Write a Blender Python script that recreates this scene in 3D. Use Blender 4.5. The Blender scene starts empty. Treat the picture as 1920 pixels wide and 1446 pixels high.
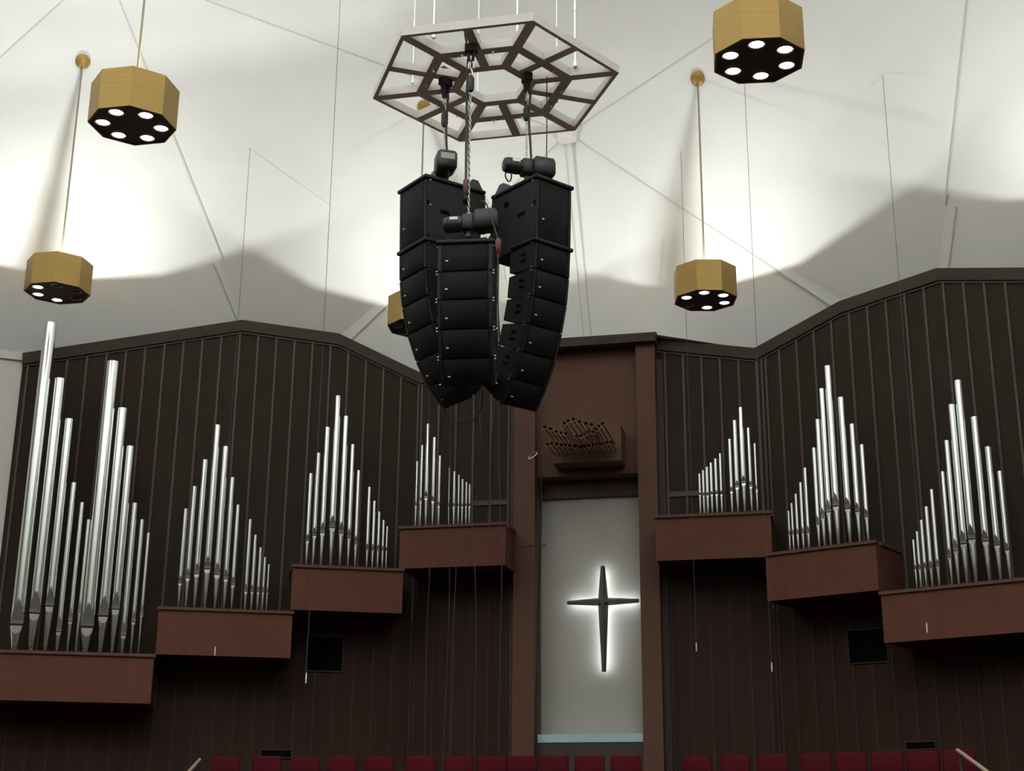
import bpy, math, random
from mathutils import Vector, Matrix
random.seed(7)
sc = bpy.context.scene
C = sc.collection
PI = math.pi
def R(d): return math.radians(d)

# ---------------------------------------------------------------- camera, world, exposure
EYE = Vector((0, 0, 1.6))                     # the photographer stands at the origin, x along the chancel wall, y towards it
yaw, pitch, roll = R(13.243), R(17.733), R(0.451)
fwd = Vector((-math.sin(yaw)*math.cos(pitch), math.cos(yaw)*math.cos(pitch), math.sin(pitch)))
rgt0 = Vector((math.cos(yaw), math.sin(yaw), 0)); up0 = rgt0.cross(fwd)
rgt = math.cos(roll)*rgt0 + math.sin(roll)*up0
upv = -math.sin(roll)*rgt0 + math.cos(roll)*up0
cam_d = bpy.data.cameras.new('camera'); cam = bpy.data.objects.new('camera', cam_d); C.objects.link(cam)
M = Matrix((rgt, upv, -fwd)).transposed().to_4x4(); M.translation = EYE
cam.matrix_world = M
cam_d.sensor_fit = 'HORIZONTAL'; cam_d.sensor_width = 36; cam_d.lens = 2700/1920*36
cam_d.clip_start = 0.05; cam_d.clip_end = 200
sc.camera = cam
sc.view_settings.view_transform = 'Standard'; sc.view_settings.look = 'None'
sc.view_settings.gamma = 1; sc.view_settings.use_curve_mapping = False
sc.view_settings.exposure = 0.15
world = bpy.data.worlds.new('world'); sc.world = world; world.use_nodes = True
world.node_tree.nodes['Background'].inputs[0].default_value = (0.9, 0.95, 0.9, 1)
world.node_tree.nodes['Background'].inputs[1].default_value = 0.02
UPLIGHT_W = 165.0
NAVE_FILL_W = 4100.0   # fill light: floods of the unseen pendants added behind the photographer
DOWN_W = 1000.0     # six downlights of a pendant taken together
UPLIGHT_COL = (0.965, 1.0, 0.965)
sc.cycles.max_bounces = 8; sc.cycles.diffuse_bounces = 5; sc.cycles.glossy_bounces = 4
sc.cycles.caustics_reflective = False; sc.cycles.caustics_refractive = False

# ---------------------------------------------------------------- materials (node based)
def lin(r, g, b):
    f = lambda v: (v/255/12.92) if v <= 10.3 else ((v/255+0.055)/1.055)**2.4
    return (f(r), f(g), f(b))
def material(name, col, rough=0.5, metal=0.0, var=0.0, scale=(6, 6, 6), bump=0.0, spec=0.5, coat=0.0):
    m = bpy.data.materials.new(name); m.use_nodes = True
    nt = m.node_tree; b = nt.nodes['Principled BSDF']
    b.inputs['Base Color'].default_value = (*col, 1); b.inputs['Roughness'].default_value = rough
    b.inputs['Metallic'].default_value = metal; b.inputs['Specular IOR Level'].default_value = spec
    b.inputs['Coat Weight'].default_value = coat
    if var or bump:
        tc = nt.nodes.new('ShaderNodeTexCoord'); mp = nt.nodes.new('ShaderNodeMapping')
        mp.inputs['Scale'].default_value = scale
        nz = nt.nodes.new('ShaderNodeTexNoise'); nz.inputs['Scale'].default_value = 1.0; nz.inputs['Detail'].default_value = 5
        nt.links.new(tc.outputs['Object'], mp.inputs['Vector']); nt.links.new(mp.outputs['Vector'], nz.inputs['Vector'])
        if var:
            rp = nt.nodes.new('ShaderNodeValToRGB')
            rp.color_ramp.elements[0].position = 0.3; rp.color_ramp.elements[1].position = 0.7
            rp.color_ramp.elements[0].color = (*[c*(1-var) for c in col], 1)
            rp.color_ramp.elements[1].color = (*[min(1, c*(1+var)) for c in col], 1)
            nt.links.new(nz.outputs['Fac'], rp.inputs['Fac']); nt.links.new(rp.outputs['Color'], b.inputs['Base Color'])
        if bump:
            bp = nt.nodes.new('ShaderNodeBump'); bp.inputs['Strength'].default_value = bump; bp.inputs['Distance'].default_value = 0.01
            nt.links.new(nz.outputs['Fac'], bp.inputs['Height']); nt.links.new(bp.outputs['Normal'], b.inputs['Normal'])
    return m
def emitter(name, col, strength):
    m = bpy.data.materials.new(name); m.use_nodes = True
    b = m.node_tree.nodes['Principled BSDF']
    b.inputs['Base Color'].default_value = (*col, 1)
    b.inputs['Emission Color'].default_value = (*col, 1); b.inputs['Emission Strength'].default_value = strength
    return m
M_CEIL = material('white_plaster', (0.80, 0.80, 0.785), 0.9, var=0.02, scale=(1.5, 1.5, 1.5), spec=0.2)
M_SEAM = material('grey_seam', (0.60, 0.59, 0.57), 0.8)
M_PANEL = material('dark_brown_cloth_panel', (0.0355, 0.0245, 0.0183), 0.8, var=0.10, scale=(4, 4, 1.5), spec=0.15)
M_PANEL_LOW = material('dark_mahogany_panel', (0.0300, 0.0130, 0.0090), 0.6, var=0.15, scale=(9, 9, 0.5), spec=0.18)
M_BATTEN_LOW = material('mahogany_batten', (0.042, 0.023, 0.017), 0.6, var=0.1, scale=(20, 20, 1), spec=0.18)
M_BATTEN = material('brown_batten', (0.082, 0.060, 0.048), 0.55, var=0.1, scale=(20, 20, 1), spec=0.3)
M_CORNICE = material('dark_cornice', (0.054, 0.0369, 0.0248), 0.55, var=0.2, scale=(3, 3, 12))
M_CHEST = material('red_brown_board', (0.112, 0.0415, 0.0275), 0.65, var=0.10, scale=(5, 5, 3), spec=0.2)
M_CHESTRAIL = material('brown_rail', (0.105, 0.056, 0.040), 0.6, var=0.1, scale=(3, 3, 3), spec=0.2)
M_COLUMN = material('brown_column', (0.110, 0.054, 0.038), 0.65, var=0.06, scale=(3, 3, 1), spec=0.2)
M_DARK = material('dark_brown', (0.032, 0.0208, 0.016), 0.6, var=0.15, scale=(6, 6, 1))
M_NICHE = material('cream_plaster', (0.384, 0.373, 0.336), 0.85, var=0.03, scale=(2, 2, 2))
M_LEDGE = material('pale_blue_ledge', (0.36, 0.50, 0.54), 0.4, var=0.05, scale=(2, 2, 2))
M_WHITEWALL = material('off_white_wall', (0.62, 0.60, 0.55), 0.85, var=0.02)
M_HALL = material('brown_hall_wall', (0.11, 0.082, 0.066), 0.7, var=0.1)
M_PIPE = material('polished_tin', (0.82, 0.85, 0.83), 0.2, 1.0)
M_PIPEIN = material('pipe_slot', (0.01, 0.01, 0.01), 0.8)
M_BRASS = material('brushed_brass', (0.34, 0.215, 0.055), 0.45, 0.45, var=0.08, scale=(3, 3, 40))
M_LAMPBLACK = material('dark_brown_baffle', (0.055, 0.044, 0.035), 0.6)
M_TRAY = material('grey_tray', (0.30, 0.30, 0.28), 0.7)
M_STEM = material('satin_brass_rod', (0.26, 0.22, 0.14), 0.45, 0.5)
M_CHROME = material('chrome_tube', (0.58, 0.58, 0.57), 0.3, 1.0)
M_REFL = material('lamp_reflector', (0.5, 0.5, 0.48), 0.25, 1.0)
M_LENS = emitter('lit_lamp_lens', (1.0, 0.96, 0.88), 6.0)
M_LENSOFF = material('unlit_lamp_lens', (0.05, 0.05, 0.05), 0.2)
M_FRAME = material('white_painted_steel', (0.60, 0.565, 0.53), 0.5, var=0.03)
M_BLACK = material('black_cabinet', (0.010, 0.0104, 0.0108), 0.6, var=0.12, scale=(9, 9, 9), spec=0.3)
M_GRILLE = material('black_grille', (0.003, 0.0032, 0.0032), 0.7, var=0.2, scale=(60, 60, 60), spec=0.2)
M_RECESS = material('black_recess', (0.003, 0.003, 0.003), 0.9, spec=0.05)
M_STEEL = material('zinc_steel', (0.6, 0.6, 0.58), 0.3, 1.0)
M_CHAIN = material('chain_steel', (0.72, 0.71, 0.68), 0.35, 0.9)
M_HOIST = material('black_cast_metal', (0.016, 0.016, 0.017), 0.45, spec=0.5)
M_LABEL = material('white_label', (0.8, 0.8, 0.8), 0.5)
M_GREYLABEL = material('grey_plate', (0.32, 0.33, 0.33), 0.4)
M_SLING = material('black_webbing', (0.011, 0.010, 0.010), 0.8)
M_CABLE = material('black_cable', (0.012, 0.011, 0.010), 0.5)
M_BROWNCABLE = material('brown_cable', (0.045, 0.032, 0.026), 0.5)
M_WIRE = material('grey_wire', (0.05, 0.046, 0.043), 0.5)
M_REDPLUG = material('dark_red_plastic', (0.10, 0.010, 0.016), 0.45)
M_CROSS = material('bronze_grey_metal', (0.055, 0.055, 0.055), 0.45, 0.3, var=0.2, scale=(8, 8, 8))
M_LED = emitter('led_strip', (0.93, 0.97, 1.0), 17.0)
M_SEAT = material('red_upholstery', (0.068, 0.0062, 0.011), 0.9, var=0.12, scale=(25, 25, 25), bump=0.2, spec=0.1)
M_CHAIRFRAME = material('dark_chair_frame', (0.03, 0.025, 0.022), 0.5)
M_FLOOR = material('dark_grey_brown_carpet', (0.035, 0.027, 0.024), 0.95, var=0.2, scale=(10, 10, 10))
M_LOFTFLOOR = material('red_brown_carpet', (0.130, 0.040, 0.034), 0.95, var=0.2, scale=(10, 10, 10))
M_RAIL = material('pale_oak_rail', (0.40, 0.30, 0.22), 0.4)
M_COPPER = material('aged_copper', (0.42, 0.26, 0.14), 0.3, 0.9, var=0.15, scale=(20, 20, 20))
M_BELLIN = material('bell_inside', (0.03, 0.016, 0.010), 0.4, 0.5)

# ---------------------------------------------------------------- mesh builder
class MB:
    def __init__(s): s.v = []; s.f = []; s.sm = []; s.mi = []; s.cur = 0
    def add(s, verts, faces, smooth=False, T=None):
        n = len(s.v)
        s.v += [tuple(T @ Vector(p)) if T else tuple(p) for p in verts]
        for f in faces: s.f.append([i+n for i in f]); s.sm.append(smooth); s.mi.append(s.cur)
        return s
    def box(s, c, d, T=None):
        x, y, z = c; a, b, h = d[0]/2, d[1]/2, d[2]/2
        vs = [(x+i*a, y+j*b, z+k*h) for k in (-1, 1) for j in (-1, 1) for i in (-1, 1)]
        return s.add(vs, [(0,2,3,1), (4,5,7,6), (0,1,5,4), (2,6,7,3), (0,4,6,2), (1,3,7,5)], False, T)
    def hexa(s, lo, hi, smooth=False):          # two loops of equal count joined: a prism between polygons
        n = len(lo)
        fs = [tuple(reversed(range(n))), tuple(range(n, 2*n))] + [(i, (i+1) % n, n+(i+1) % n, n+i) for i in range(n)]
        return s.add(list(lo)+list(hi), fs, smooth)
    def bbox(s, c, d, bev, T=None):             # box with chamfered vertical+horizontal edges along x axis ends
        x, y, z = c; a, b, h = d[0]/2, d[1]/2, d[2]/2; e = bev
        ring = [(-b+e, -h), (b-e, -h), (b, -h+e), (b, h-e), (b-e, h), (-b+e, h), (-b, h-e), (-b, -h+e)]
        rin = [(p*(b-e)/b, q*(h-e)/h) for p, q in ring]
        L = [[(x-a, y+p, z+q) for p, q in rin], [(x-a+e, y+p, z+q) for p, q in ring], [(x+a-e, y+p, z+q) for p, q in ring], [(x+a, y+p, z+q) for p, q in rin]]
        vs = sum(L, []); fs = [tuple(reversed(range(8))), tuple(range(24, 32))]
        for r in range(3):
            for i in range(8): fs.append((r*8+i, r*8+(i+1) % 8, r*8+8+(i+1) % 8, r*8+8+i))
        return s.add(vs, fs, False, T)
    def lathe(s, prof, n=16, T=None, smooth=True, cap0=True, cap1=True):   # prof: (radius, z)
        vs = []; fs = []
        for r, z in prof:
            for i in range(n):
                a = 2*PI*i/n; vs.append((r*math.cos(a), r*math.sin(a), z))
        m = len(prof)
        for k in range(m-1):
            for i in range(n): fs.append((k*n+i, k*n+(i+1) % n, k*n+n+(i+1) % n, k*n+n+i))
        s.add(vs, fs, smooth, T)
        if cap0: s.add(vs[:n], [tuple(reversed(range(n)))], False, T)
        if cap1: s.add(vs[-n:], [tuple(range(n))], False, T)
        return s
    def tube(s, pts, r, n=6, smooth=True):
        P = [Vector(p) for p in pts]; rs = r if isinstance(r, (list, tuple)) else [r]*len(P)
        vs = []; fs = []; u = None
        for i, p in enumerate(P):
            t = (P[min(i+1, len(P)-1)] - P[max(i-1, 0)]).normalized()
            if u is None:
                a = Vector((0, 0, 1)) if abs(t.z) < 0.9 else Vector((1, 0, 0)); u = t.cross(a).normalized()
            else: u = (u - t*u.dot(t)).normalized()
            w = t.cross(u)
            for k in range(n):
                a = 2*PI*k/n; vs.append(tuple(p + rs[i]*(math.cos(a)*u + math.sin(a)*w)))
        for i in range(len(P)-1):
            for k in range(n): fs.append((i*n+k, i*n+(k+1) % n, i*n+n+(k+1) % n, i*n+n+k))
        s.add(vs, fs, smooth)
        s.add(vs[:n], [tuple(reversed(range(n)))]); s.add(vs[-n:], [tuple(range(n))])
        return s
    def link(s, c, T, L, W, r):                # one chain link: a closed oval of 8 by 4
        pts = []
        for k in range(8):
            a = 2*PI*k/8; x = (W/2-r)*math.cos(a); z = (W/2-r)*math.sin(a)
            z += (L-W)/2 if math.sin(a) > 0.01 else (-(L-W)/2 if math.sin(a) < -0.01 else 0)
            pts.append(Vector((x, 0, z)))
        vs = []; fs = []
        for k, p in enumerate(pts):
            d = p.normalized()
            for q in range(4):
                a = 2*PI*q/4; vs.append(tuple(Vector(c) + T @ (p + r*(math.cos(a)*d + math.sin(a)*Vector((0, 1, 0))))))
        for k in range(8):
            for q in range(4): fs.append((k*4+q, k*4+(q+1) % 4, ((k+1) % 8)*4+(q+1) % 4, ((k+1) % 8)*4+q))
        return s.add(vs, fs, True)
    def mesh(s, name):
        me = bpy.data.meshes.new(name); me.from_pydata(s.v, [], s.f)
        me.polygons.foreach_set('use_smooth', s.sm); me.polygons.foreach_set('material_index', s.mi)
        me.update(calc_edges=True); me.set_sharp_from_angle(angle=R(47))
        return me
    def build(s, name, mats, parent=None, loc=None, rot=None):
        me = s.mesh(name)
        for m in (mats if isinstance(mats, (list, tuple)) else [mats]): me.materials.append(m)
        me.update()
        o = bpy.data.objects.new(name, me); C.objects.link(o)
        if parent: o.parent = parent
        if loc is not None: o.location = loc
        if rot is not None: o.rotation_euler = rot
        return o
def place(me, name, parent, loc=(0, 0, 0), rot=(0, 0, 0), scale=None):
    o = bpy.data.objects.new(name, me); C.objects.link(o); o.parent = parent; o.location = loc; o.rotation_euler = rot
    if scale: o.scale = scale
    return o
def tag(o, label=None, cat=None, group=None, kind=None):
    if label: o['label'] = label
    if cat: o['category'] = cat
    if group: o['group'] = group
    if kind: o['kind'] = kind
    return o
def thing(name, label, cat, loc=(0, 0, 0), rotz=0.0, group=None):
    o = bpy.data.objects.new(name, None); C.objects.link(o); o.empty_display_size = 0.2
    o.location = loc; o.rotation_euler = (0, 0, rotz)
    return tag(o, label, cat, group)
def structure(name, mb, m, label=None):
    o = mb.build(name, m); o['kind'] = 'structure'
    if label: o['label'] = label
    return o
def smooth_path(pts, n=4):                     # Catmull-Rom through points
    P = [Vector(p) for p in pts]; out = []
    for i in range(len(P)-1):
        a = P[max(i-1, 0)]; b = P[i]; c = P[i+1]; d = P[min(i+2, len(P)-1)]
        for k in range(n):
            t = k/n
            out.append(0.5*((2*b) + (c-a)*t + (2*a-5*b+4*c-d)*t*t + (3*b-a-3*c+d)*t**3))
    out.append(P[-1]); return out
ORD = ['first', 'second', 'third', 'fourth', 'fifth', 'sixth', 'seventh', 'eighth', 'ninth', 'tenth', 'eleventh', 'twelfth',
       'thirteenth', 'fourteenth', 'fifteenth', 'sixteenth', 'seventeenth', 'eighteenth', 'nineteenth', 'twentieth']

# ---------------------------------------------------------------- wall frames: s runs along a wall, e is the distance out into the room
AL = R(23.823)
WALL = {'L': (Vector((-6.755, 22, 0)), Vector((-math.cos(AL), -math.sin(AL), 0)), Vector((math.sin(AL), -math.cos(AL), 0))),
        'B': (Vector((0, 22, 0)), Vector((1, 0, 0)), Vector((0, -1, 0))),
        'R': (Vector((-1.173, 22, 0)), Vector((math.cos(AL), -math.sin(AL), 0)), Vector((-math.sin(AL), -math.cos(AL), 0)))}
def W(w, s, z, e=0.0):
    o, u, n = WALL[w]; p = o + u*s + n*e; return (p.x, p.y, z)
def wall_rot(w): u = WALL[w][1]; return math.atan2(u.y, u.x) + (PI if w == 'L' else 0)   # local +x to the viewer's right, local -y out of the wall
def wbox(mb, w, s0, s1, z0, z1, e0, e1):
    mb.hexa([W(w, s0, z0, e0), W(w, s1, z0, e0), W(w, s1, z0, e1), W(w, s0, z0, e1)], [W(w, s0, z1, e0), W(w, s1, z1, e0), W(w, s1, z1, e1), W(w, s0, z1, e1)])
    return mb
PROFILE = {'L': [(0, 9.12), (1.40, 9.72), (2.99, 9.84), (6.38, 9.02)],
           'R': [(0, 9.16), (1.50, 9.63), (3.05, 9.80), (6.38, 9.02)],
           'BL': [(-6.755, 9.12), (-5.09, 9.45)], 'BR': [(-2.77, 9.44), (-1.173, 9.16)]}
def top_at(prof, s):
    P = PROFILE[prof]
    for (a, za), (b, zb) in zip(P, P[1:]):
        if a-1e-6 <= s <= b+1e-6: return za + (zb-za)*(s-a)/(b-a)
    return P[-1][1] if s > P[-1][0] else P[0][1]
LOFT = 1.95                                    # level of the choir loft floor

PIPES = {
    1: [(5.931, 9.36, 0.0978, 5.03, 4.64), (5.698, 8.46, 0.0861, 5.15, 4.82), (5.497, 7.82, 0.0684, 5.22, 4.93), (5.331, 6.82, 0.0422, 4.79, 4.56), (5.183, 6.52, 0.0337, 4.92, 4.72), (5.065, 6.26, 0.0273, 5.02, 4.85), (4.93, 8.79, 0.1022, 5.0, 4.64), (4.717, 8.04, 0.0798, 5.11, 4.81), (4.547, 7.44, 0.0642, 5.19, 4.92), (4.402, 6.55, 0.0445, 4.74, 4.54), (4.275, 6.3, 0.0338, 4.91, 4.74), (4.165, 6.1, 0.0274, 5.02, 4.85)],
    2: [(3.64, 6.5, 0.032, 5.47, 5.35), (3.533, 6.86, 0.0362, 5.59, 5.43), (3.405, 7.29, 0.0446, 5.67, 5.5), (3.252, 7.86, 0.0518, 5.79, 5.58), (3.102, 7.52, 0.0489, 5.69, 5.5), (2.966, 7.03, 0.0378, 5.6, 5.44), (2.854, 6.6, 0.0323, 5.49, 5.35), (2.655, 6.38, 0.0295, 5.39, 5.26), (2.56, 6.14, 0.0268, 5.38, 5.26), (2.47, 5.95, 0.024, 5.36, 5.26), (2.395, 5.8, 0.02, 5.35, 5.26), (2.33, 5.69, 0.0173, 5.33, 5.26)],
    3: [(1.765, 7.16, 0.0307, 6.2, 6.08), (1.663, 7.5, 0.0349, 6.31, 6.17), (1.54, 7.93, 0.0406, 6.4, 6.22), (1.392, 8.46, 0.0518, 6.51, 6.31), (1.25, 8.13, 0.0435, 6.42, 6.23), (1.124, 7.67, 0.0338, 6.32, 6.16), (1.014, 7.25, 0.0296, 6.21, 6.08), (0.834, 6.99, 0.0268, 6.09, 6.0), (0.746, 6.77, 0.0241, 6.09, 6.0), (0.664, 6.6, 0.0214, 6.08, 6.0), (0.591, 6.47, 0.0187, 6.07, 6.0), (0.53, 6.37, 0.016, 6.05, 6.0)],
    4: [(-6.58, 7.45, 0.0166, 6.79, 6.72), (-6.504, 7.71, 0.0195, 6.88, 6.78), (-6.413, 8.06, 0.0314, 6.96, 6.84), (-6.301, 7.83, 0.0273, 6.88, 6.78), (-6.202, 7.52, 0.0214, 6.78, 6.7), (-6.037, 7.32, 0.0155, 6.75, 6.68), (-5.956, 7.25, 0.0203, 6.75, 6.68), (-5.882, 7.19, 0.0145, 6.74, 6.68), (-5.82, 7.12, 0.0173, 6.73, 6.68), (-5.757, 7.07, 0.0154, 6.73, 6.68), (-5.701, 7.03, 0.0163, 6.73, 6.68)],
    5: [(-2.091, 7.02, 0.0181, 6.73, 6.69), (-2.035, 7.07, 0.0181, 6.73, 6.68), (-1.975, 7.12, 0.022, 6.73, 6.68), (-1.912, 7.18, 0.022, 6.74, 6.69), (-1.84, 7.24, 0.0229, 6.75, 6.69), (-1.767, 7.32, 0.0201, 6.75, 6.68), (-1.615, 7.54, 0.0249, 6.8, 6.72), (-1.528, 7.83, 0.0317, 6.89, 6.78), (-1.427, 8.03, 0.0366, 6.96, 6.84), (-1.323, 7.7, 0.0249, 6.88, 6.78), (-1.238, 7.45, 0.0181, 6.81, 6.72)],
    6: [(0.704, 6.33, 0.0163, 6.06, 5.98), (0.762, 6.44, 0.019, 6.06, 5.98), (0.837, 6.57, 0.0217, 6.06, 5.98), (0.921, 6.73, 0.0245, 6.07, 5.97), (1.007, 6.94, 0.0272, 6.08, 5.97), (1.167, 7.22, 0.0313, 6.21, 6.07), (1.251, 7.64, 0.0368, 6.32, 6.16), (1.346, 8.1, 0.0425, 6.43, 6.23), (1.467, 8.43, 0.0563, 6.51, 6.3), (1.644, 7.91, 0.0501, 6.41, 6.24), (1.789, 7.48, 0.0403, 6.32, 6.18), (1.917, 7.15, 0.0346, 6.21, 6.09)],
    7: [(2.57, 5.68, 0.0193, 5.33, 5.28), (2.632, 5.79, 0.0221, 5.34, 5.28), (2.708, 5.94, 0.0262, 5.36, 5.28), (2.793, 6.12, 0.0304, 5.37, 5.27), (2.89, 6.35, 0.0304, 5.38, 5.28), (3.065, 6.58, 0.0303, 5.51, 5.38), (3.16, 7.01, 0.0388, 5.63, 5.46), (3.276, 7.51, 0.0501, 5.73, 5.54), (3.397, 7.84, 0.0585, 5.8, 5.59), (3.578, 7.28, 0.0508, 5.7, 5.54), (3.726, 6.83, 0.0448, 5.61, 5.47), (3.852, 6.47, 0.035, 5.5, 5.39)],
}

# ---------------------------------------------------------------- hall shell: floor, loft floor, ceiling, walls
Zc = 1.6
def P3(x, y, z): return (x, y, z+Zc)
structure('floor', MB().box((-4, 5, -0.1), (40, 34, 0.2)), M_FLOOR, 'dark carpeted floor of the hall')
structure('floor_loft', MB().box((-4, 20.5, LOFT/2), (24, 4.6, LOFT)), M_LOFTFLOOR, 'raised floor of the choir loft')

kL = P3(-7.992, 21.454, 8.131); kR = P3(0.241, 21.376, 8.026); pL = P3(-9.487, 20.794, 8.244); pR = P3(1.613, 20.77, 8.205)
cL = P3(-12.589, 19.424, 7.423); cR = P3(4.66, 19.42, 7.423); J = P3(-3.964, 20.674, 11.036)
aL = P3(-10.37, 16.909, 12.696); aR = P3(2.362, 17.299, 12.673)
fL = P3(-6.755, 22, 7.52); fR = P3(-1.173, 22, 7.56); tL = P3(-5.09, 21.7, 7.85); tR = P3(-2.77, 21.7, 7.84)
wL = P3(-16.3, 16.95, 7.42); wR = P3(8.4, 16.95, 7.42)
TOP = 17.0
bL = P3(-20, 6, 7.42); bR = P3(12, 6, 7.42); uL = P3(-16, 8.3, TOP); uR = P3(8, 8.3, TOP)
rbL = P3(-20, -11, 7.42); rbR = P3(12, -11, 7.42); ruL = P3(-16, -11, TOP); ruR = P3(8, -11, TOP)
ceiling = structure('ceiling', MB().add([uL, uR, ruR, ruL], [(0, 1, 2, 3)]).add([bL, uL, ruL, rbL], [(0, 1, 2, 3)]).add([bR, rbR, ruR, uR], [(0, 1, 2, 3)]), M_CEIL, 'white folded plaster ceiling')
def facet(pts, tris):
    MB().add(pts, tris).build('ceiling_panel', M_CEIL, ceiling)
tL2 = P3(-5.09, 22.1, 7.86); tR2 = P3(-2.77, 22.1, 7.86)
facet([J, kL, fL, tL2, tL], [(0, 1, 2), (0, 2, 4), (2, 3, 4)]); facet([J, tL, tL2, tR2, tR], [(0, 1, 4), (1, 2, 3, 4)]); facet([J, tR, tR2, fR, kR], [(0, 1, 3), (0, 3, 4), (1, 2, 3)])
facet([J, aL, pL, kL], [(0, 1, 2), (0, 2, 3)]); facet([J, kR, pR, aR], [(0, 1, 2), (0, 2, 3)])
facet([aL, wL, cL, pL], [(0, 1, 2), (0, 2, 3)]); facet([aR, pR, cR, wR], [(0, 1, 2), (0, 2, 3)])
facet([aL, uL, bL, wL], [(0, 1, 2), (0, 2, 3)]); facet([aR, wR, bR, uR], [(0, 1, 2), (0, 2, 3)])
facet([J, aR, uR, uL, aL], [(0, 1, 2), (0, 2, 3), (0, 3, 4)])
def seam(a, b, r=0.012, t0=0.0, t1=1.0):
    a = Vector(a); b = Vector(b); MB().tube([a.lerp(b, t0), a.lerp(b, t1)], r, 4, False).build('seam', M_SEAM, ceiling)
seam(J, (-7.83, 21.51, 9.66)); seam(J, (0.09, 21.43, 9.55)); seam(J, aL); seam(J, aR); seam(aL, (-9.581, 20.087, 10.664)); seam((-9.73, 20.052, 10.617), (-9.554, 20.742, 9.85)); seam(aR, (1.745, 20.154, 10.574), 0.014); seam((1.886, 20.116, 10.511), (1.744, 20.70, 9.78), 0.014); seam(aL, wL, 0.015); seam(aR, wR, 0.015)
seam(aL, uL); seam(aR, uR)
tm = Vector(tL).lerp(Vector(tR), 0.56); seam(Vector(J)+Vector((0.07, -0.02, 0)), tm, 0.010); seam(Vector(J)+Vector((-0.06, -0.02, 0)), Vector(tL).lerp(Vector(tR), 0.505), 0.006)
# flat cover strips where the two kinks of the cornice meet the seams
for k, sg in ((kL, -1), (kR, 1)):
    d = (Vector(J)-Vector(k)); a = Vector(k)+Vector((sg*0.16, -0.06, 0.02)); b = Vector(k)+d*0.42
    MB().tube([a, b], [0.014, 0.004], 4, False).build('seam', M_CEIL, ceiling)
# round plaster rosette where the seams meet
MB().lathe([(0.155, 0), (0.16, 0.01), (0.16, 0.22)], 24).build('rosette', M_CEIL, ceiling, (J[0]+0.0, J[1]-0.08, J[2]-0.16))

def polywall(name, pts, m, label=None):        # vertical wall from a closed outline, single skin
    return structure(name, MB().add(pts, [tuple(range(len(pts)))]), m, label)
def down(p): return (p[0], p[1], 0)
wfl = polywall('wall_far_left', [down(cL), cL, wL, down(wL)], M_WHITEWALL, 'off-white plaster side wall')
polywall('wall_side_left', [down(wL), wL, bL, rbL, down(rbL)], M_HALL)
polywall('wall_far_right', [down(cR), cR, wR, down(wR)], M_WHITEWALL)
polywall('wall_side_right', [down(wR), wR, bR, rbR, down(rbR)], M_HALL)
rear_ = polywall('wall_rear', [down(rbL), rbL, rbR, down(rbR)], M_HALL)
MB().add([rbL, ruL, ruR, rbR], [(0, 1, 2, 3)]).build('gable', M_CEIL, rear_)
d = (Vector(wL)-Vector(cL)).normalized(); nn = Vector((-d.y, d.x, 0)); nn = nn if nn.y < 0 else -nn
tb = MB(); A0 = Vector(cL); B0 = Vector(wL)
tb.hexa([A0+Vector((0, 0, -.11)), B0+Vector((0, 0, -.11)), B0+nn*.04+Vector((0, 0, -.11)), A0+nn*.04+Vector((0, 0, -.11))], [A0, B0, B0+nn*.04, A0+nn*.04])
structure('trim_1', tb, M_WHITEWALL, 'white picture rail along the top of the side wall')

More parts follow.
